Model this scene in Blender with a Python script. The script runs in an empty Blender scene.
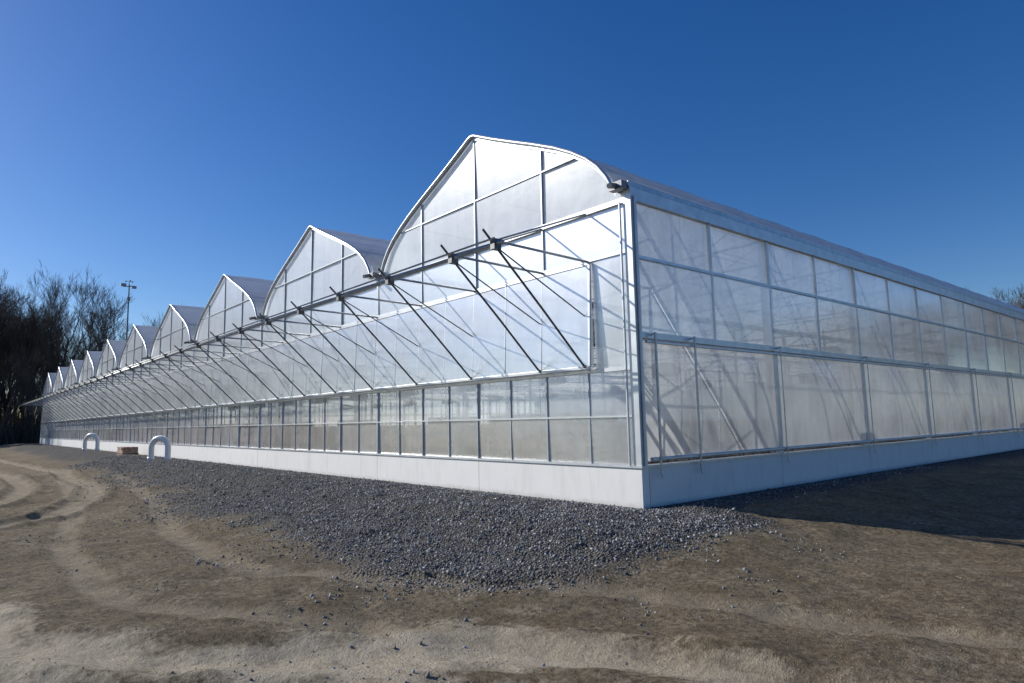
import bpy, math, random
import numpy as np
from mathutils import Vector, Matrix
random.seed(7); rng=np.random.default_rng(7)
scene=bpy.context.scene
scene.view_settings.view_transform='Standard'
scene.view_settings.look='None'
scene.view_settings.exposure=0

# ---------------------------------------------------------------- helpers
class MB:
    def __init__(s): s.v=[]; s.f=[]
    def poly(s,pts):
        b=len(s.v); s.v.extend([tuple(p) for p in pts]); s.f.append(tuple(range(b,b+len(pts))))
    def box(s,a,b):
        x0,y0,z0=[min(a[i],b[i]) for i in range(3)]; x1,y1,z1=[max(a[i],b[i]) for i in range(3)]
        k=len(s.v)
        s.v+= [(x0,y0,z0),(x1,y0,z0),(x1,y1,z0),(x0,y1,z0),(x0,y0,z1),(x1,y0,z1),(x1,y1,z1),(x0,y1,z1)]
        for q in ((0,3,2,1),(4,5,6,7),(0,1,5,4),(1,2,6,5),(2,3,7,6),(3,0,4,7)): s.f.append(tuple(k+i for i in q))
    def tube(s,p,q,r0,r1=None,n=6,cap=True):
        if r1 is None: r1=r0
        p=Vector(p); q=Vector(q); d=(q-p)
        if d.length<1e-6: return
        d.normalize()
        a=Vector((0,0,1)) if abs(d.z)<.9 else Vector((1,0,0))
        u=d.cross(a).normalized(); w=d.cross(u)
        k=len(s.v)
        for c,r in ((p,r0),(q,r1)):
            for i in range(n):
                t=2*math.pi*i/n+math.pi/n
                s.v.append(tuple(c+u*(r*math.cos(t))+w*(r*math.sin(t))))
        for i in range(n):
            j=(i+1)%n
            s.f.append((k+i,k+j,k+n+j,k+n+i))
        if cap:
            s.f.append(tuple(k+i for i in reversed(range(n)))); s.f.append(tuple(k+n+i for i in range(n)))
    def path(s,pts,r,n=6):
        for a,b in zip(pts[:-1],pts[1:]): s.tube(a,b,r,n=n)
    def sweep(s,pts,r,n=12):
        pts=[Vector(p) for p in pts]; k=len(s.v); m=len(pts)
        side=None
        for i,p in enumerate(pts):
            d=(pts[min(i+1,m-1)]-pts[max(i-1,0)]).normalized()
            if side is None:
                a=Vector((0,1,0)) if abs(d.y)<.9 else Vector((1,0,0)); side=d.cross(a).normalized()
            u=(side-d*side.dot(d)).normalized(); side=u; w=d.cross(u)
            for j in range(n):
                t=2*math.pi*j/n; s.v.append(tuple(p+u*(r*math.cos(t))+w*(r*math.sin(t))))
        for i in range(m-1):
            for j in range(n):
                jj=(j+1)%n
                s.f.append((k+i*n+j,k+i*n+jj,k+(i+1)*n+jj,k+(i+1)*n+j))
    def obj(s,name,mat,parent=None,smooth=False):
        me=bpy.data.meshes.new(name); me.from_pydata(s.v,[],s.f); me.update()
        if smooth: me.polygons.foreach_set('use_smooth',[True]*len(me.polygons))
        o=bpy.data.objects.new(name,me); scene.collection.objects.link(o)
        me.materials.append(mat)
        if parent: o.parent=parent
        return o
def empty(name,loc=(0,0,0)):
    e=bpy.data.objects.new(name,None); e.location=loc; scene.collection.objects.link(e); return e

def newmat(name):
    m=bpy.data.materials.new(name); m.use_nodes=True; nt=m.node_tree; nt.nodes.clear(); return m,nt
def N(nt,t,**kw):
    n=nt.nodes.new(t)
    for k,v in kw.items():
        if k in n.inputs: n.inputs[k].default_value=v
        else: setattr(n,k,v)
    return n
def out(nt,sh):
    o=nt.nodes.new('ShaderNodeOutputMaterial'); nt.links.new(sh,o.inputs['Surface'])
def ramp(nt,fac,stops):
    r=nt.nodes.new('ShaderNodeValToRGB'); nt.links.new(fac,r.inputs['Fac'])
    while len(r.color_ramp.elements)<len(stops): r.color_ramp.elements.new(.5)
    for e,(p,c) in zip(r.color_ramp.elements,stops):
        e.position=p; e.color=(c,c,c,1) if not isinstance(c,tuple) else (*c,1)
    return r.outputs['Color']
def math_(nt,op,a,b=None,clamp=False):
    m=nt.nodes.new('ShaderNodeMath'); m.operation=op; m.use_clamp=clamp
    for i,v in enumerate((a,b)):
        if v is None: continue
        if isinstance(v,(int,float)): m.inputs[i].default_value=v
        else: nt.links.new(v,m.inputs[i])
    return m.outputs[0]
def mixc(nt,f,a,b,mode='MIX'):
    m=nt.nodes.new('ShaderNodeMix'); m.data_type='RGBA'; m.blend_type=mode
    for i,v in ((0,f),(6,a),(7,b)):
        if isinstance(v,(int,float)): m.inputs[i].default_value=v
        elif isinstance(v,tuple): m.inputs[i].default_value=(*v,1)
        else: nt.links.new(v,m.inputs[i])
    return m.outputs[2]
def noise(nt,vec,scale,detail=4,rough=.55,dist=0):
    n=N(nt,'ShaderNodeTexNoise',Scale=scale,Detail=detail,Roughness=rough,Distortion=dist)
    if vec is not None: nt.links.new(vec,n.inputs['Vector'])
    return n.outputs['Fac']
def coords(nt,scale=(1,1,1)):
    t=nt.nodes.new('ShaderNodeTexCoord'); m=nt.nodes.new('ShaderNodeMapping'); m.inputs['Scale'].default_value=scale
    nt.links.new(t.outputs['Object'],m.inputs['Vector']); return m.outputs['Vector']

def simple(name,col,rough=.6,metal=0,nscale=3,var=.25,bump=0,bscale=30):
    m,nt=newmat(name); v=coords(nt)
    n=noise(nt,v,nscale,5)
    c=mixc(nt,ramp(nt,n,[(.3,0.),(.7,1.)]),tuple(x*(1-var) for x in col),tuple(min(1,x*(1+var)) for x in col))
    p=N(nt,'ShaderNodeBsdfPrincipled',Roughness=rough,Metallic=metal)
    nt.links.new(c,p.inputs['Base Color'])
    if bump:
        b=N(nt,'ShaderNodeBump',Strength=bump,Distance=.02); nt.links.new(noise(nt,v,bscale,4),b.inputs['Height']); nt.links.new(b.outputs[0],p.inputs['Normal'])
    out(nt,p.outputs[0]); return m

def film(name,transp,transl,col=(.89,.94,.98),gloss_rough=.2,hazevar=.25,stretch=(1,1,1),flute=None,tint=(.95,.98,1),gl=1.0,gmax=.4):
    m,nt=newmat(name); v=coords(nt,stretch)
    geo=nt.nodes.new('ShaderNodeNewGeometry')
    n1=noise(nt,v,.55,5,.6,.6); n2=noise(nt,v,3.,4)
    isl=geo.outputs['Random Per Island']
    h=math_(nt,'ADD',math_(nt,'MULTIPLY',math_(nt,'SUBTRACT',n1,.5),hazevar*2.4),math_(nt,'MULTIPLY',math_(nt,'SUBTRACT',n2,.5),hazevar*.7))
    h=math_(nt,'ADD',h,math_(nt,'MULTIPLY',math_(nt,'SUBTRACT',isl,.5),hazevar*.5))
    tr=math_(nt,'ADD',h,transp,True)
    n3=noise(nt,coords(nt,(1.6,1.6,.35)),1.6,5,.6)
    dcol=mixc(nt,ramp(nt,n3,[(.35,0.),(.7,1.)]),tuple(c*.82 for c in col),col)
    bump=N(nt,'ShaderNodeBump',Strength=.18,Distance=.04); 
    hh=noise(nt,v,1.1,3)
    if flute:
        w=N(nt,'ShaderNodeTexWave',Scale=flute[1],Distortion=.3); w.bands_direction=flute[0]
        nt.links.new(coords(nt),w.inputs['Vector'])
        hh=math_(nt,'ADD',hh,math_(nt,'MULTIPLY',w.outputs['Fac'],.12))
    nt.links.new(hh,bump.inputs['Height'])
    d=N(nt,'ShaderNodeBsdfDiffuse'); nt.links.new(dcol,d.inputs['Color'])
    t=N(nt,'ShaderNodeBsdfTranslucent'); nt.links.new(dcol,t.inputs['Color'])
    m1=N(nt,'ShaderNodeMixShader'); m1.inputs[0].default_value=transl; nt.links.new(d.outputs[0],m1.inputs[1]); nt.links.new(t.outputs[0],m1.inputs[2])
    tp=N(nt,'ShaderNodeBsdfTransparent'); tp.inputs['Color'].default_value=(*tint,1)
    m2=N(nt,'ShaderNodeMixShader'); nt.links.new(tr,m2.inputs[0]); nt.links.new(m1.outputs[0],m2.inputs[1]); nt.links.new(tp.outputs[0],m2.inputs[2])
    g=N(nt,'ShaderNodeBsdfGlossy',Roughness=gloss_rough); g.inputs['Color'].default_value=(.95,.97,1,1); nt.links.new(bump.outputs[0],g.inputs['Normal'])
    fr=N(nt,'ShaderNodeFresnel',IOR=1.45)
    fm=math_(nt,'MINIMUM',math_(nt,'MULTIPLY',fr.outputs[0],gl),gmax)
    m3=N(nt,'ShaderNodeMixShader'); nt.links.new(fm,m3.inputs[0]); nt.links.new(m2.outputs[0],m3.inputs[1]); nt.links.new(g.outputs[0],m3.inputs[2])
    out(nt,m3.outputs[0]); return m

M_wall=film('gable_polycarbonate',.22,.36,flute=('X',14),gloss_rough=.28,hazevar=.25,gl=1.8,gmax=.5,tint=(.93,.98,1))
M_low =film('lower_polycarbonate',.50,.40,col=(.93,.94,.95),flute=('Z',14),hazevar=.35,gl=1.6)
M_vent=film('vent_polycarbonate',.22,.38,flute=('X',14),gloss_rough=.24,hazevar=.28,gl=1.8,gmax=.5)
M_sideU=film('side_upper_film',.18,.72,col=(.86,.93,.99),hazevar=.38,gl=2.4,gmax=.55,gloss_rough=.12,tint=(.9,.96,1))
M_sideL=film('side_curtain_film',.16,.76,col=(.9,.91,.91),hazevar=.28,gloss_rough=.25)
M_roof=film('roof_film',.18,.70,gloss_rough=.4,hazevar=.05,stretch=(1,.25,1))
M_galv=simple('galvanised_steel',(.46,.48,.5),.38,.85,nscale=6,var=.2)
M_alu=simple('aluminium_profile',(.62,.65,.68),.4,.6,nscale=4,var=.12)
M_mull=simple('mullion_aluminium',(.42,.46,.5),.45,.5,nscale=4,var=.12)
M_dark=simple('weathered_steel',(.13,.135,.14),.5,.7,nscale=6)
M_gut=simple('gutter_steel',(.22,.23,.25),.5,.5,nscale=3)
M_pvc=simple('white_pvc',(.8,.8,.78),.35,nscale=5,var=.04)

def mk_base():
    m,nt=newmat('white_precast_panel'); v=coords(nt); geo=nt.nodes.new('ShaderNodeNewGeometry')
    n=noise(nt,v,1.5,6); n2=noise(nt,coords(nt,(2,2,.3)),3,5)
    c=mixc(nt,n,(.75,.755,.75),(.85,.85,.84))
    c=mixc(nt,ramp(nt,n2,[(.5,0.),(.8,.4)]),c,(.5,.48,.43))
    sep=nt.nodes.new('ShaderNodeSeparateXYZ'); nt.links.new(v,sep.inputs[0])
    zz=math_(nt,'ADD',sep.outputs[2],math_(nt,'MULTIPLY',noise(nt,v,6,4),.2))
    c=mixc(nt,ramp(nt,zz,[(.0,.8),(.2,0.)]),c,(.40,.37,.31))
    c=mixc(nt,math_(nt,'MULTIPLY',geo.outputs['Random Per Island'],.14),c,(.55,.55,.55))
    p=N(nt,'ShaderNodeBsdfPrincipled',Roughness=.75); nt.links.new(c,p.inputs['Base Color'])
    b=N(nt,'ShaderNodeBump',Strength=.15,Distance=.01); nt.links.new(noise(nt,v,40,4),b.inputs['Height']); nt.links.new(b.outputs[0],p.inputs['Normal'])
    out(nt,p.outputs[0]); return m
M_base=mk_base()

# ---------------------------------------------------------------- terrain (numpy)
def vnoise(x,y,seed=0):
    xi=np.floor(x).astype(np.int64); yi=np.floor(y).astype(np.int64); xf=x-xi; yf=y-yi
    def h(a,b):
        n=(a*374761393+b*668265263+seed*974711)&0x7fffffff
        n=((n^(n>>13))*1274126177)&0x7fffffff
        return ((n^(n>>16))&0xffff)/65535.
    u=xf*xf*(3-2*xf); w=yf*yf*(3-2*yf)
    return (h(xi,yi)*(1-u)+h(xi+1,yi)*u)*(1-w)+(h(xi,yi+1)*(1-u)+h(xi+1,yi+1)*u)*w
def fbm(x,y,o=4,seed=0):
    s=0;a=.5;
    for i in range(o): s=s+a*(vnoise(x,y,seed+i)-.5); x=x*2.03+3.1; y=y*2.03+1.7; a*=.5
    return s
def sst(a,b,x): t=np.clip((x-a)/(b-a),0,1); return t*t*(3-2*t)
LX,LY=96.,85.
def segdist(x,y,pts):
    d=np.full(x.shape,1e9)
    for (ax,ay),(bx,by) in zip(pts[:-1],pts[1:]):
        dx,dy=bx-ax,by-ay; t=np.clip(((x-ax)*dx+(y-ay)*dy)/(dx*dx+dy*dy),0,1)
        d=np.minimum(d,np.hypot(x-ax-t*dx,y-ay-t*dy))
    return d
TR1=[(-150,-9),(-60,-7.4),(-40,-6.2),(-28,-5.6),(-19,-5.7),(-14,-6.5),(-11,-7.6),(-9.4,-9),(-8.5,-11),(-8,-20)]
TR2=[(-150,-11),(-60,-9.4),(-40,-8.1),(-28,-7.4),(-21,-7.4),(-17,-7.9),(-14,-8.7),(-12,-10.2),(-11,-20)]
TR3=[(-14,-13),(-3,-10.2),(0,-9.3),(1.5,-8.2),(2.3,-7.0),(3.1,-5.9),(4.5,-5.1),(9,-4.2),(30,-4)]
TR4=[(-12,-15),(0,-10.7),(2.4,-8.5),(3.6,-7.1),(4.8,-6.1),(8,-5.6),(30,-6)]
TR5=[(-30,-4.5),(-12,-6.2),(-6,-7.2),(-1,-7.3),(3,-4.6),(8,-3.0),(30,-1)]
def masks(x,y):
    d=np.hypot(np.maximum(np.maximum(-LX-x,x),0),np.maximum(np.maximum(-y,y-LY),0))
    wob=fbm(x*.35,y*.35,4,11)*2.8
    lim=5.3+wob-.7*sst(-8,-14,x)+.5*np.exp(-((x+1)/3.)**2)
    front=1-sst(lim-2.0,lim+1.4,-y)
    e=1-sst(1.7,3.2,x+wob*.6+np.maximum(-y-2.5,0)*.3)
    g=front*e*np.where(y>.5,0,1)
    side=(1-sst(.8,2.0,x+wob*.5))*np.where((x>-.5)&(y>-1),1,0)
    g=np.maximum(g,side)
    t=np.minimum(segdist(x,y,TR1),segdist(x,y,TR2))
    tr=(1-sst(.16,.42,t+fbm(x*2,y*2,3,5)*.3))
    t5=segdist(x,y,TR5); tr=np.maximum(tr,.7*(1-sst(.12,.3,np.abs(t5-.85)+fbm(x*2,y*2,3,8)*.25))*(g<.6))
    p3=segdist(x,y,TR3); p4=segdist(x,y,TR4)
    pale=np.maximum((1-sst(.05,.95,p3+fbm(x*.9,y*.9,4,21)*1.5)),(1-sst(.05,.6,p4+fbm(x*.9,y*.9,4,31)*1.4))*.75)
    pale=pale*(1-.7*sst(4.2,6.5,x))
    return d,g,tr,pale
def gz(x,y):
    x=np.asarray(x,float); y=np.asarray(y,float)
    d,g,tr,pale=masks(x,y)
    z=-.30*sst(.2,6.,d)
    o=sst(.05,1.2,d)
    z=z+o*(fbm(x*.22,y*.22,3,2)*.22+fbm(x*1.1,y*1.1,4,3)*.12)
    z=z+o*fbm(x*4,y*4,3,4)*(.06+.03*g)
    z=z+o*g*.09
    z=z-tr*.06*o
    t=np.minimum(segdist(x,y,TR1),segdist(x,y,TR2)); z=z+o*.06*np.exp(-((t-.5)/.14)**2)
    p3=np.minimum(segdist(x,y,TR3),segdist(x,y,TR4)); z=z-.06*np.exp(-(p3/.25)**2)*o+.045*np.exp(-((p3-.5)/.16)**2)*o
    z=z+.12*np.exp(-((-y-2.6-.6*fbm(x*.3,x*0,3,9)*2)/.7)**2)*sst(3,0,x)*o*(.6+1.2*vnoise(x*.5,y*.5,60))
    far=sst(30,200,d); z=z*(1-far)-.3*far
    return z
def axis(fine0,fine1,step,lo,hi,g=1.12):
    a=list(np.arange(fine0,fine1+1e-6,step)); s=step; x=fine1
    while x<hi: s*=g; x+=s; a.append(x)
    s=step; x=fine0; b=[]
    while x>lo: s*=g; x-=s; b.append(x)
    return np.array(b[::-1]+a)
ax=axis(-14,14,.07,-1800,1800,1.05); ay=axis(-11,5,.06,-1800,1800,1.06)
GX,GY=np.meshgrid(ax,ay,indexing='ij'); GZ=gz(GX,GY)
inside=(GX>-LX+.05)&(GX<-.05)&(GY>.05)&(GY<LY-.05)
GZ=np.where(inside,-.05,GZ)
nx,ny=GX.shape
co=np.stack([GX,GY,GZ],-1).reshape(-1,3)
idx=np.arange(nx*ny).reshape(nx,ny)
quads=np.stack([idx[:-1,:-1],idx[1:,:-1],idx[1:,1:],idx[:-1,1:]],-1).reshape(-1,4)
def np_mesh(name,co,faces,k):
    me=bpy.data.meshes.new(name); me.vertices.add(len(co)); me.vertices.foreach_set('co',co.astype(np.float32).ravel())
    me.loops.add(faces.size); me.loops.foreach_set('vertex_index',faces.astype(np.int32).ravel())
    me.polygons.add(len(faces)); me.polygons.foreach_set('loop_start',np.arange(0,faces.size,k,dtype=np.int32))
    me.update(calc_edges=True); me.validate(); return me
gme=np_mesh('ground',co,quads,4)
gme.polygons.foreach_set('use_smooth',[True]*len(gme.polygons))
_,g,tr,pale=masks(GX,GY)
colr=np.stack([g,tr,pale,np.ones_like(g)],-1).reshape(-1,4).astype(np.float32)
ca=gme.color_attributes.new('mask','FLOAT_COLOR','POINT'); ca.data.foreach_set('color',colr.ravel())
ground=bpy.data.objects.new('ground',gme); scene.collection.objects.link(ground)
def mk_ground():
    m,nt=newmat('dirt_and_gravel'); v=coords(nt)
    at=nt.nodes.new('ShaderNodeAttribute'); at.attribute_name='mask'
    sp=nt.nodes.new('ShaderNodeSeparateColor'); nt.links.new(at.outputs['Color'],sp.inputs[0])
    big=noise(nt,v,.35,6,.6,.4); mid=noise(nt,v,2.2,6,.65,.5); fine=noise(nt,v,14,6,.7); vf=noise(nt,v,70,3,.7)
    dirt=mixc(nt,ramp(nt,big,[(.35,0.),(.65,1.)]),(.15,.115,.067),(.26,.207,.13))
    dirt=mixc(nt,ramp(nt,mid,[(.4,0.),(.7,1.)]),dirt,(.35,.29,.2))
    dirt=mixc(nt,ramp(nt,fine,[(.38,.85),(.58,0.)]),dirt,(.08,.062,.04))
    dirt=mixc(nt,ramp(nt,vf,[(.55,0.),(.72,.6)]),dirt,(.45,.39,.3))
    vo=N(nt,'ShaderNodeTexVoronoi',Scale=26.); nt.links.new(v,vo.inputs['Vector'])
    st=ramp(nt,vo.outputs['Distance'],[(.16,1.),(.3,0.)])
    bw=nt.nodes.new('ShaderNodeRGBToBW'); nt.links.new(vo.outputs['Color'],bw.inputs[0])
    sel=math_(nt,'MULTIPLY',st,ramp(nt,bw.outputs[0],[(.5,0.),(.62,1.)]))
    sel=math_(nt,'MULTIPLY',sel,ramp(nt,mid,[(.42,.1),(.6,.7)]))
    dirt=mixc(nt,sel,dirt,(.4,.36,.3))
    pf=math_(nt,'ADD',sp.outputs[2],math_(nt,'MULTIPLY',math_(nt,'SUBTRACT',mid,.5),1.8))
    pf=math_(nt,'ADD',pf,math_(nt,'MULTIPLY',math_(nt,'SUBTRACT',fine,.5),1.0))
    palec=mixc(nt,fine,(.42,.36,.26),(.70,.62,.49))
    dirt=mixc(nt,math_(nt,'MULTIPLY',ramp(nt,pf,[(.25,0.),(.95,1.)]),.92),dirt,palec)
    tf=math_(nt,'MULTIPLY',sp.outputs[1],math_(nt,'ADD',mid,.15))
    dirt=mixc(nt,tf,dirt,(.42,.36,.265))
    gv=mixc(nt,bw.outputs[0],(.065,.067,.071),(.32,.322,.325))
    gv=mixc(nt,ramp(nt,vo.outputs['Distance'],[(.3,0.),(.6,.8)]),gv,(.026,.026,.028))
    gv=mixc(nt,ramp(nt,mid,[(.48,0.),(.7,.6)]),gv,(.21,.18,.14))
    gf=math_(nt,'ADD',sp.outputs[0],math_(nt,'MULTIPLY',math_(nt,'SUBTRACT',mid,.5),1.2))
    gf=math_(nt,'ADD',gf,math_(nt,'MULTIPLY',math_(nt,'SUBTRACT',fine,.5),1.0))
    gf=ramp(nt,gf,[(.3,0.),(.75,1.)])
    c=mixc(nt,gf,dirt,gv)
    p=N(nt,'ShaderNodeBsdfPrincipled',Roughness=.95); p.inputs['Specular IOR Level'].default_value=.2
    nt.links.new(c,p.inputs['Base Color'])
    hd=math_(nt,'ADD',math_(nt,'MULTIPLY',fine,1.8),math_(nt,'MULTIPLY',vf,.8)); hd=math_(nt,'ADD',hd,math_(nt,'MULTIPLY',sel,.5))
    hg=math_(nt,'MULTIPLY',math_(nt,'SUBTRACT',1,vo.outputs['Distance']),2.2)
    hm=nt.nodes.new('ShaderNodeMix'); nt.links.new(gf,hm.inputs[0]); nt.links.new(hd,hm.inputs[2]); nt.links.new(hg,hm.inputs[3])
    b=N(nt,'ShaderNodeBump',Strength=1.,Distance=.045); nt.links.new(hm.outputs[0],b.inputs['Height']); nt.links.new(b.outputs[0],p.inputs['Normal'])
    out(nt,p.outputs[0]); return m
gme.materials.append(mk_ground())

def stones(name,pos,size,mat):
    n=len(pos)
    base=np.array([(1,0,0),(-1,0,0),(0,1,0),(0,-1,0),(0,0,1),(0,0,-1)],float)
    tri=np.array([(0,2,4),(2,1,4),(1,3,4),(3,0,4),(2,0,5),(1,2,5),(3,1,5),(0,3,5)])
    v=base[None]*rng.uniform(.55,1.2,(n,6,1))*size[:,None,None]*rng.uniform(.6,1.3,(n,1,3))
    v=v+rng.normal(0,.18,(n,6,3))*size[:,None,None]
    q=rng.normal(size=(n,4)); q/=np.linalg.norm(q,axis=1,keepdims=True); w,x,y,z=q.T
    R=np.stack([1-2*(y*y+z*z),2*(x*y-z*w),2*(x*z+y*w),2*(x*y+z*w),1-2*(x*x+z*z),2*(y*z-x*w),2*(x*z-y*w),2*(y*z+x*w),1-2*(x*x+y*y)],-1).reshape(n,3,3)
    v=np.einsum('nij,nkj->nki',R,v)+pos[:,None]
    f=(tri[None]+6*np.arange(n)[:,None,None]).reshape(-1,3)
    me=np_mesh(name,v.reshape(-1,3),f,3); me.materials.append(mat)
    o=bpy.data.objects.new(name,me); scene.collection.objects.link(o); return o
def mk_stone(name,a,b,cc):
    m,nt=newmat(name); geo=nt.nodes.new('ShaderNodeNewGeometry')
    c=ramp(nt,geo.outputs['Random Per Island'],[(0.,a),(.7,b),(1.,cc)])
    p=N(nt,'ShaderNodeBsdfPrincipled',Roughness=.9); nt.links.new(c,p.inputs['Base Color']); out(nt,p.outputs[0]); return m
def scatter(n,x0,x1,y0,y1,cond,smin,smax):
    x=rng.uniform(x0,x1,n); y=rng.uniform(y0,y1,n); _,g,t,p=masks(x,y); k=cond(g,x,y)
    x=x[k];y=y[k]; s=smin+(smax-smin)*rng.random(len(x))**3
    return np.stack([x,y,gz(x,y)+s*.2],-1),s
out_b=lambda x,y: ~((x<.12)&(y>-.12))
P1,S1=scatter(75000,-9,4,-8.5,-.12,lambda g,x,y:(g+rng.normal(0,.22,len(g))+fbm(x*1.2,y*1.2,3,44)*1.1>.5)&out_b(x,y),.008,.030)
P1b,S1b=scatter(20000,-34,-9,-7,-.12,lambda g,x,y:(g+rng.normal(0,.25,len(g))>.5),.015,.04)
P1c,S1c=scatter(3000,.15,2.5,-1,12,lambda g,x,y:(g>.5),.01,.03)
stones('gravel_stones',np.concatenate([P1,P1b,P1c]),np.concatenate([S1,S1b,S1c]),mk_stone('gravel_rock',(.065,.067,.072),(.23,.234,.24),(.48,.48,.48)))
P2,S2=scatter(26000,-9,13,-9.5,0,lambda g,x,y:(g<.5)&(fbm(x*.6,y*.6,3,77)+rng.normal(0,.12,len(x))>.0)&out_b(x,y),.003,.010)
P3,S3=scatter(120,-9,13,-9,0,lambda g,x,y:(g<.8)&out_b(x,y),.01,.022)
stones('dirt_pebbles',np.concatenate([P2,P3]),np.concatenate([S2,S3]),mk_stone('field_stone',(.16,.13,.09),(.31,.26,.19),(.5,.46,.39)))

# ---------------------------------------------------------------- greenhouse
GH=empty('greenhouse')
B=9.6; NB=10
prof=[(0,8.66),(.12,8.63),(.35,8.52),(.8,8.31),(1.5,8.00),(2.2,7.70),(2.9,7.38),(3.4,7.11),(3.8,6.85),(4.1,6.59),(4.33,6.3),(4.5,5.98)]
def arch(u):
    u=abs(u)
    for (a,za),(b,zb) in zip(prof[:-1],prof[1:]):
        if u<=b: return za+(zb-za)*(u-a)/(b-a)
    return 5.98
full=[(-u,z) for u,z in prof[::-1]]+prof[1:]
bw=MB()
x=0.08
k=0
while x>-LX:
    x2=max(x-4.8,-LX-.08); bw.box((x-.008 if k else x,-.08,-.7),(x2+.008,.12,.71)); x=x2; k+=1
y=.126
while y<LY:
    y2=min(y+4.8,LY); bw.box((-.12,y+.008,-.7),(.08,y2-.008,.71)); bw.box((-LX-.08,y+.008,-.7),(-LX+.12,y2-.008,.71)); y=y2
bw.box((-LX,LY+.003,-.7),(0,LY+.2,.71))
bw.obj('base_wall',M_base,GH)
cap=MB(); cap.box((.11,-.11,.713),(-LX-.1,.1,.755)); cap.box((-.1,.103,.713),(.11,LY,.755)); cap.obj('sill_flashing',M_alu,GH)

fr=MB(); wall=MB(); low=MB(); ml=MB()
def rectx(mb,xa,xb,za,zb,y=0.):
    j=.02
    o=[random.uniform(-j,j) for _ in range(3)]
    mb.poly([(xa,y+.0,za),(xb,y+o[0],za),(xb,y+o[0]+o[1],zb),(xa,y+o[1],zb)])
for i in range(int(LX/2.4)):
    xa=-2.4*i-.03; xb=-2.4*(i+1)+.03
    rectx(low,xa,xb,.76,1.63); rectx(low,xa,xb,1.67,2.52)
    rectx(wall,xa,xb,4.8,5.7)
rectx(wall,-.05,-1.0,2.56,4.72); rectx(wall,-LX+1.0,-LX+.05,2.56,4.72)
for b in range(NB):
    cx=-B*(b+.5)
    for j in range(4):
        ua=-4.8+2.4*j+.03; ub=ua+2.34
        ja=random.uniform(-.02,.02); jb=random.uniform(-.02,.02)
        n=10; us=[ua+(ub-ua)*t/n for t in range(n+1)]
        fy=lambda u,z:(u-ua)/2.34*ja+(z-5.8)/1.2*jb
        top=[(cx+u,fy(u,min(arch(u)-.05,6.98)),min(arch(u)-.05,6.98)) for u in us]
        wall.poly([(cx+us[0],0,5.8),(cx+us[-1],fy(us[-1],5.8),5.8)]+top[::-1])
        us2=[u for u in [ua+(ub-ua)*t/24 for t in range(25)] if arch(u)-.05>7.03]
        ja=random.uniform(-.02,.02); jb=random.uniform(-.02,.02)
        fy2=lambda u,z:(u-ua)/2.34*ja+(z-7.02)/1.2*jb
        if len(us2)>2:
            wall.poly([(cx+us2[0],fy2(us2[0],7.02),7.02),(cx+us2[-1],fy2(us2[-1],7.02),7.02)]+[(cx+u,fy2(u,arch(u)-.05),arch(u)-.05) for u in us2[::-1]])
def railx(z,h,ya=-.05,yb=.04,xa=-.05,xb=-LX+.05): fr.box((xa,ya,z-h/2),(xb,yb,z+h/2))
railx(1.65,.035); railx(2.54,.07); railx(4.76,.07); railx(5.75,.10,-.07)
for i in range(1,int(LX/2.4)):
    x=-2.4*i; w=.022 if i%4 else .05
    u=(x+B*(int(-x/B)+.5)); zt=arch(u)-.04 if i%4 else 5.9
    ml.box((x-w/2*1.3,-.045,.757),(x+w/2*1.3,.03,2.5)); ml.box((x-w,-.047,4.8),(x+w,.03,5.69)); ml.box((x-w*.8,-.043,5.81),(x+w*.8,.03,zt))
for i in range(int(LX/1.2)):
    x=-1.2*i-1.2
    if i%2==0: ml.box((x-.011,-.03,.757),(x+.011,.02,2.5))
for b in range(NB):
    cx=-B*(b+.5)
    u=3.5; ml.box((cx-u,-.048,6.985),(cx+u,.02,7.015))
for (x,y) in ((0,0),(-LX,0)):
    s=1 if x==0 else -1
    fr.box((x-.10*s,-.075,.757),(x+.075*s,.10,5.97))
fr.tube((.11,.02,.76),(.11,.02,5.8),.03,n=8); fr.tube((-.16,-.11,.76),(-.16,-.11,5.7),.025,n=8)
fr.obj('wall_frame',M_alu,GH); ml.obj('mullions',M_mull,GH)
wall.obj('gable_wall_glazing',M_wall,GH); low.obj('lower_wall_glazing',M_low,GH)

va=-1.02; vb=-LX+1.02
def vp(x,z,off=0):
    t=(4.68-z)/(4.68-2.6); return (x,-.08-.09*t-off,z)
vf=MB(); vg=MB()
xs=[-1.02]+[-1.2*i for i in range(2,80)]+[vb]
for a,b_ in zip(xs[:-1],xs[1:]):
    o1=random.uniform(0,.015);o2=random.uniform(0,.015)
    vg.poly([vp(a-.02,2.64),vp(b_+.02,2.64,o1),vp(b_+.02,4.64,o1+o2),vp(a-.02,4.64,o2)])
vfe=MB()
for i,x in enumerate(xs):
    if i in(0,len(xs)-1):
        vf.tube(vp(x,2.62,.0),vp(x,4.66,.0),.03,n=4)
        vg.poly([(x+.01,-.05,2.62),(x+.01,-.16,2.62),(x+.01,-.09,4.62),(x+.01,-.05,4.62)])
    else: vfe.tube(vp(x,2.62,.0),vp(x,4.66,.0),.017,n=4)
vf.tube(vp(va,4.68),vp(vb,4.68),.035,n=4); vf.tube(vp(va,2.6),vp(vb,2.6),.045,n=6); 
vg.obj('vent_glazing',M_vent,GH); vf.obj('vent_sash',M_alu,GH); vfe.obj('vent_mullions',M_mull,GH)
vd=MB(); rk=MB()
OY=-2.4; OZ=4.76
stn=[-1.1]+[-2.4*i for i in range(1,40)]
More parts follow.
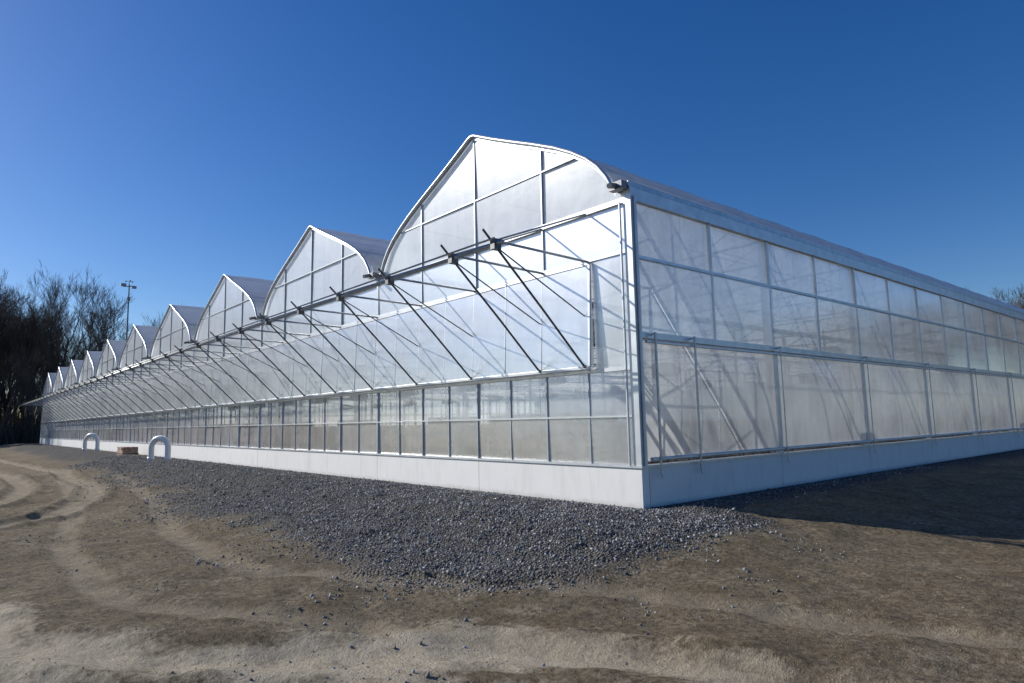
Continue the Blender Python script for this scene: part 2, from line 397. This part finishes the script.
for x in stn:
    vd.tube((x,-.03,4.74),(x,OY-.12,OZ+.03),.026,n=6)
    vd.tube((x,-.06,5.72),(x,OY+.05,OZ+.06),.02,n=5)
    a=Vector((x-.02,-.22,2.64)); c=Vector((x-.02,OY,OZ-.06))
    mid=(a+c)/2+Vector((0,.06,-.04))
    e=c+(c-mid).normalized()*.38
    rk.path([a,mid,c,e],.023,n=5)
    rk.tube((x-.02,-.17,2.62),(x-.02,-.24,2.64),.035,n=6)
    rk.box((x-.07,OY-.08,OZ-.13),(x+.05,OY+.08,OZ+.06))
    rk.tube((x-.06,OY+.03,OZ-.05),(x-.06,-.07,3.62),.014,n=5)
vd.tube((-.9,OY,OZ-.02),(-LX+1,OY,OZ-.02),.032,n=8)
vd.tube((-1.0,OY-.12,OZ+.04),(-LX+1,OY-.12,OZ+.04),.02,n=6)
vd.obj('vent_outriggers',M_galv,GH,True); rk.obj('vent_racks',M_dark,GH)

# side wall
sf=MB(); su=MB(); sl=MB()
ys=[.05]+[.2+2.4*i for i in range(1,36)]+[LY]
for xw in (0.,-LX):
    s=1 if xw==0 else -1
    for a,b_ in zip(ys[:-1],ys[1:]):
        for (z0,z1) in ((3.22,4.62),(4.68,5.72)):
            j=random.uniform(-.02,.02); j2=random.uniform(-.02,.02)
            su.poly([(xw,a+.03,z0),(xw+j,b_-.03,z0),(xw+j+j2,b_-.03,z1),(xw+j2,a+.03,z1)])
    for i in range(0,len(ys)-1,2):
        a=ys[i]; b_=ys[min(i+2,len(ys)-1)]
        ny_,nz_=16,8
        base=len(sl.v)
        ph=random.random()*6
        for p in range(ny_+1):
            for q in range(nz_+1):
                yy=a+(b_-a)*p/ny_; zz=.82+(3.08-.82)*q/nz_
                bul=.06*math.sin(math.pi*p/ny_)*math.sin(math.pi*q/nz_)*(1+.6*math.sin(ph+yy*1.7+zz))+.008*math.sin(yy*5+zz*4+ph)*math.sin(math.pi*p/ny_)
                sl.v.append((xw+s*(.02+bul),yy,zz))
        for p in range(ny_):
            for q in range(nz_):
                k0=base+p*(nz_+1)+q; sl.f.append((k0,k0+nz_+1,k0+nz_+2,k0+1))
    for i,y in enumerate(ys[1:-1],1):
        sf.box((xw-.04,y-.028,3.22),(xw+s*.03,y+.028,5.72))
        if i%2==0:
            sf.box((xw-.06,y-.06,.757),(xw+s*.075,y+.06,3.08))
    sf.box((xw-.05,.105,3.09),(xw+s*.08,LY,3.21)); sf.box((xw-.04,.105,4.62),(xw+s*.035,LY,4.68))
    sf.box((xw-.05,.105,5.725),(xw+s*.07,LY,5.97))
    sf.tube((xw+s*.12,.15,3.02),(xw+s*.12,LY,3.02),.03,n=6)
    sf.tube((xw+s*.14,.15,.86),(xw+s*.14,LY,.86),.04,n=8)
su.obj('side_upper_glazing',M_sideU,GH); sl.obj('side_curtain',M_sideL,GH,True); sf.obj('side_frame',M_alu,GH)
sg=MB()
for y in [.35,1.6]+[5.0+4.8*i for i in range(16)]:
    zt=3.2
    sg.path([(.19,y,zt),(.19,y,.62),(.22,y+.02,.52)],.015 if y>2 else .026,n=6)
    sg.tube((.05,y,3.15),(.2,y,3.18),.015)
sg.obj('curtain_guides',M_galv,GH)

# roofs
rf=MB(); rt=MB(); gt=MB(); ri=MB()
for b in range(NB):
    cx=-B*(b+.5)
    m=len(full); base=len(rf.v)
    yy=[-.10]+[1.2*i for i in range(1,int(LY/1.2)+1)]+[LY]
    for j,y in enumerate(yy):
        puff=.0 if (j%2==0) else .022
        for (u,z) in full:
            rf.v.append((cx+u*(1+puff*.2),y,z+puff))
    for j in range(len(yy)-1):
        for i in range(m-1):
            k0=base+j*m+i; rf.f.append((k0,k0+1,k0+m+1,k0+m))
    pts=[(cx+u,-.10,z+.0) for u,z in full]
    rt.sweep([Vector(p) for p in pts],.042,n=8)
    for (p,q) in zip(pts[:-1],pts[1:]):
        rt.poly([(p[0],-.06,p[2]-.02),(q[0],-.06,q[2]-.02),(q[0],-.06,q[2]-.10),(p[0],-.06,p[2]-.10)])
    yk=2.6
    while yk<LY:
        for (p,q) in zip(full[:-1],full[1:]):
            ri.tube((cx+p[0]*.985,yk,p[1]-.06),(cx+q[0]*.985,yk,q[1]-.06),.024,n=4,cap=False)
        yk+=2.4 if b<4 else 4.8
    yk=5.0
    while yk<LY:
        ri.tube((cx-4.7,yk,5.75),(cx+4.7,yk,5.75),.035,n=4); ri.tube((cx-4.7,yk,5.2),(cx+4.7,yk,5.2),.03,n=4)
        for t in range(8):
            xa=cx-4.7+t*1.175; ri.tube((xa,yk,5.75 if t%2 else 5.2),(xa+1.175,yk,5.2 if t%2 else 5.75),.018,n=4,cap=False)
        ri.tube((cx,yk,5.75),(cx,yk,8.5),.02,n=4); ri.tube((cx-2.4,yk,5.75),(cx-2.4,yk,7.5),.018,n=4); ri.tube((cx+2.4,yk,5.75),(cx+2.4,yk,7.5),.018,n=4)
        yk+=4.8
    for u in (-3.2,-1.6,0,1.6,3.2): ri.tube((cx+u,.1,arch(u)-.1),(cx+u,LY,arch(u)-.1),.018,n=4)
ge=MB()
for b in range(NB+1):
    x=-B*b
    w=.3
    xa,xb=(x-w,x+w)
    if b==0: xa,xb=-.34,.06
    if b==NB: xa,xb=x-.06,x+.34
    gt.box((xa,-.10,5.98),(xb,LY,6.03)); gt.box((xa,-.1,6.03),(xa+.02,LY,6.10)); gt.box((xb-.02,-.1,6.03),(xb,LY,6.08))
    ge.box((xa+.05,-.26,5.92),(min(xb,xa+.42)-.03,-.103,6.07))
    ge.tube((xa+.2,-.24,6.0),(xa+.26,-.48,5.93),.055,n=10)
    xc=x if 0<b<NB else (x-.14 if b==0 else x+.14)
    yk=5.0
    while yk<LY:
        ri.box((xc-.05,yk-.04,0),(xc+.05,yk+.04,5.97))
        yk+=4.8
rf.obj('roof_film',M_roof,GH,True); rt.obj('gable_trim',M_alu,GH,True); gt.obj('gutters',M_galv,GH); ge.obj('gutter_ends',M_gut,GH); ri.obj('inner_truss_frame',M_galv,GH)
ew=MB()
for b in range(NB):
    cx=-B*(b+.5)
    ew.poly([(cx-4.8,LY,.7),(cx+4.8,LY,.7),(cx+4.8,LY,5.98)]+[(cx+u,LY,z) for u,z in full[::-1]]+[(cx-4.8,LY,5.98)])
ew.obj('rear_wall_glazing',M_sideU,GH)
fl=MB(); fl.poly([(-LX+.1,.15,.01),(-.15,.15,.01),(-.15,LY,.01),(-LX+.1,LY,.01)])
fl.obj('inner_floor',simple('packed_soil_floor',(.34,.27,.21),.8,nscale=1),GH)
bn=MB(); cr=MB(); bx=MB()
for b in range(NB):
    cx=-B*(b+.5)
    for u in (-3.1,0,3.1):
        y=2.5
        while y<(44 if b<3 else 18):
            bn.box((cx+u-1.0,y,.74),(cx+u+1.0,y+4.0,.80)); bn.box((cx+u-1.02,y-.02,.80),(cx+u-.98,y+4.02,.88)); bn.box((cx+u+.98,y-.02,.80),(cx+u+1.02,y+4.02,.88))
            for lx in (-.8,.8):
                for ly in (.3,3.7): bn.box((cx+u+lx-.03,y+ly-.03,.01),(cx+u+lx+.03,y+ly+.03,.74))
            for c in range(90 if b<3 else 30):
                px=cx+u+random.uniform(-.9,.9); py=y+random.uniform(.1,3.9); h=random.uniform(.1,.45)
                bx.tube((px,py,.802),(px,py,.93),.06,.08,n=6)
                for l in range(5):
                    an=random.random()*6.28; r=random.uniform(.08,.2)
                    p0=Vector((px,py,.9)); p1=Vector((px+r*math.cos(an),py+r*math.sin(an),.93+h)); s=Vector((-math.sin(an),math.cos(an),0))*.05
                    md=(p0+p1)/2+Vector((0,0,.05)); cr.poly([p0,md+s,p1,md-s])
            y+=4.6
    px=cx-4.4
    while px<cx+(4 if b else 2.6):
        h=random.choice([1.25,1.55,1.55,1.75]); bx.box((px,.7,.02),(px+1.1,1.6,h)); px+=random.choice([1.13,1.13,1.13,1.7])
bn.obj('inner_benches',M_galv,GH); cr.obj('inner_plants',simple('young_foliage',(.12,.10,.05),.7,nscale=2,var=.5),GH); bx.obj('inner_pots_and_crates',simple('terracotta_brown',(.24,.125,.085),.8,nscale=1.,var=.45),GH)
ht=MB()
for b in range(NB):
    for y in (6,22,40):
        cx=-B*(b+.5)-1.8
        ht.box((cx-.5,y,4.0),(cx+.5,y+.9,4.8)); ht.tube((cx,y+.3,4.8),(cx,y+.3,5.7),.02); ht.tube((cx+.2,y+.9,4.4),(cx+.2,y+1.6,4.4),.28,n=12)
ht.obj('unit_heaters',simple('heater_grey',(.2,.21,.22),.5,.2),GH)

# ---------------------------------------------------------------- small objects
def gzz(x,y): return float(gz(np.array([x]),np.array([y]))[0])
def vent_pipe(loc,w,h,ang):
    e=empty('white_pipe_gooseneck',(loc[0],loc[1],gzz(*loc)))
    e.rotation_euler=(0,0,ang)
    mb=MB(); r=w/2; pts=[(-r,0,-.4),(-r,0,h-r)]
    for i in range(1,13):
        a=math.pi-math.pi*i/12; pts.append((r*math.cos(a),0,h-r+r*math.sin(a)))
    pts.append((r,0,.12)); mb.sweep(pts,.13,n=16); mb.obj('bent_pipe',M_pvc,e,True)
    c=MB(); c.tube((-r,0,.1),(-r,0,.26),.155,n=18); c.tube((r,0,.10),(r,0,.24),.155,n=18); c.obj('pipe_collars',M_pvc,e,True)
vent_pipe((-27.4,-1.75),.95,1.15,math.radians(35)); vent_pipe((-47.5,-1.6),1.1,1.2,math.radians(35))
pe=empty('brick_pallet',(-38.8,-.95,gzz(-38.8,-.95)))
a=MB(); 
for i in range(7): a.box((-.9+i*.27,-.45,.10),(-.9+i*.27+.18,.45,.125))
for yy in (-.42,0,.36): a.box((-.9,yy,-.02),(.9,yy+.07,.098))
a.obj('pallet',simple('pallet_wood',(.3,.22,.14),.9),pe)
a=MB()
for lz in range(4):
    for i in range(8):
        for j in range(4):
            if lz>=2 and random.random()<.45: continue
            x0=-.85+i*.21; y0=-.42+j*.21; a.box((x0,y0,.13+lz*.09),(x0+.2,y0+.2,.13+lz*.09+.085))
a.obj('bricks',simple('pale_brick',(.38,.25,.19),.9,nscale=3,var=.4),pe)
we=empty('weather_mast',(-57.6,2.1,0))
a=MB(); a.tube((0,0,5.9),(0,0,14.2),.07,.05,n=8); a.tube((-.05,-.45,14.0),(.05,.4,14.1),.04,n=6); a.obj('mast_pole',M_dark,we)
a=MB(); a.box((-.15,-.65,14.02),(.15,-.25,14.25)); a.box((-.15,.2,13.9),(.15,.55,14.1)); a.tube((0,0,12.8),(0,0,13.1),.13,n=10)
for k in range(3):
    an=k*2.09; a.tube((0,0,14.5),(.3*math.cos(an),.3*math.sin(an),14.5),.02,n=4); a.tube((.3*math.cos(an),.3*math.sin(an),14.45),(.3*math.cos(an),.3*math.sin(an),14.55),.07,.05)
a.tube((0,0,14.2),(0,0,14.52),.03); a.obj('instruments',M_gut,we)

# ---------------------------------------------------------------- bare winter trees
M_bark=simple('winter_bark',(.10,.075,.056),.9,nscale=.6,var=.4)
def tree_mesh(seed,H):
    R=random.Random(seed); mb=MB()
    def grow(p,d,L,r,lv):
        segs=3 if lv<2 else 2
        q=p; dd=d.copy()
        pts=[(q,r)]
        for i in range(segs):
            dd=(dd+Vector((R.gauss(0,.10),R.gauss(0,.10),R.gauss(0,.05)+.05*(lv>0)))).normalized()
            q2=q+dd*(L/segs); r2=r*(1-.42*(i+1)/segs)
            mb.tube(q,q2,pts[-1][1],r2,n=5 if lv<2 else 3,cap=False); q=q2; pts.append((q,r2))
        if lv>=5: return
        nb=[7,5,4,4,3][lv]
        for i in range(nb):
            t=R.uniform(.35,1.) if lv else R.uniform(.35,1.)
            k=min(int(t*segs),segs-1); f=t*segs-k
            bp=pts[k][0].lerp(pts[k+1][0],f)
            ax=Vector((R.gauss(0,1),R.gauss(0,1),R.gauss(0,.3))).normalized()
            nd=(dd*R.uniform(.7,1.2)+ax*R.uniform(.4,.8)+Vector((0,0,.3))).normalized()
            grow(bp,nd,L*R.uniform(.46,.66)*(1.05-.35*t if lv==0 else 1),max(pts[k+1][1]*.58,.013),lv+1)
    grow(Vector((0,0,-.6)),Vector((R.gauss(0,.04),R.gauss(0,.04),1)).normalized(),H*.7,H*.011,0)
    me=bpy.data.meshes.new('bare_tree'); me.from_pydata(mb.v,[],mb.f); me.update(); me.materials.append(M_bark); return me
variants=[tree_mesh(100+i,18) for i in range(6)]
def grove(name,pts):
    e=empty(name)
    for i,(x,y,s) in enumerate(pts):
        o=bpy.data.objects.new('tree_part_%d'%i,random.choice(variants)); scene.collection.objects.link(o); o.parent=e
        o.location=(x,y,-.3); o.rotation_euler=(0,0,random.random()*6.28); o.scale=(s*random.uniform(.8,1.),s*random.uniform(.8,1.),s)
pts=[]
for i in range(170):
    x=-random.uniform(112,175); y=random.uniform(-70,21)
    s=random.uniform(.88,1.4)*(1.04 if y<6 else .88)
    pts.append((x,y,s))
for i in range(60): pts.append((-random.uniform(108,135),random.uniform(-30,14),random.uniform(.4,.7)))
grove('distant_bare_trees',pts)
pts=[(random.uniform(-34,70),random.uniform(108,155),random.uniform(.92,1.15)) for i in range(120)]
grove('distant_bare_trees',pts)
sc=MB()
for i in range(40000):
    if random.random()<.8:
        x=-random.uniform(106,200); y=random.uniform(-85,25); h=random.uniform(.8,4.5) if x>-160 else random.uniform(3,10)
    else: x=random.uniform(-35,75); y=random.uniform(98,150); h=random.uniform(.8,3)
    p=Vector((x,y,-.35)); d=Vector((random.gauss(0,.3),random.gauss(0,.3),1))*h
    s=Vector((random.uniform(-1,1),random.uniform(-1,1),0)).normalized()*random.uniform(.05,.18)
    sc.poly([p-s,p+s,p+d])
sc.obj('woodland_scrub',simple('scrub',(.085,.068,.05),.95,nscale=.3,var=.4))

# ---------------------------------------------------------------- light, sky, camera
el=math.radians(28); sd=Vector((-1,-.55,0)).normalized()
sdir=Vector((sd.x*math.cos(el),sd.y*math.cos(el),math.sin(el)))
L=bpy.data.lights.new('sun','SUN'); L.energy=5.0; L.angle=math.radians(.5); L.color=(1,.95,.86)
lo=bpy.data.objects.new('sun',L); scene.collection.objects.link(lo); lo.rotation_euler=(-sdir).to_track_quat('-Z','Y').to_euler()
w=bpy.data.worlds.new('World'); scene.world=w; w.use_nodes=True; nt=w.node_tree; nt.nodes.clear()
sky=nt.nodes.new('ShaderNodeTexSky'); sky.sky_type='NISHITA'; sky.sun_disc=False; sky.sun_elevation=el; sky.sun_rotation=math.atan2(sd.x,sd.y)%(2*math.pi)
sky.altitude=300; sky.air_density=1.0; sky.dust_density=.4; sky.ozone_density=3.4
hs=nt.nodes.new('ShaderNodeHueSaturation'); hs.inputs['Saturation'].default_value=1.32; hs.inputs['Hue'].default_value=.512
bg=nt.nodes.new('ShaderNodeBackground'); bg.inputs['Strength'].default_value=.105
wo=nt.nodes.new('ShaderNodeOutputWorld'); nt.links.new(sky.outputs[0],hs.inputs['Color']); nt.links.new(hs.outputs[0],bg.inputs[0]); nt.links.new(bg.outputs[0],wo.inputs[0])

f=666.
X=-Vector((-571,-91.5,-f)).normalized(); Y=Vector((788,-63.5,-f)); Y=(Y-X*Y.dot(X)).normalized(); Z=X.cross(Y)
cam=bpy.data.cameras.new('Camera'); co_=bpy.data.objects.new('Camera',cam); scene.collection.objects.link(co_)
Mx=Matrix((X,Y,Z)).to_4x4(); Mx.translation=Vector((7.837,-9.705,1.6)); co_.matrix_world=Mx
cam.sensor_width=36; cam.lens=36*f/1024; cam.clip_end=5000; cam.clip_start=.05
scene.camera=co_
print('verts ground',nx*ny,'tree faces',[len(v.polygons) for v in variants])
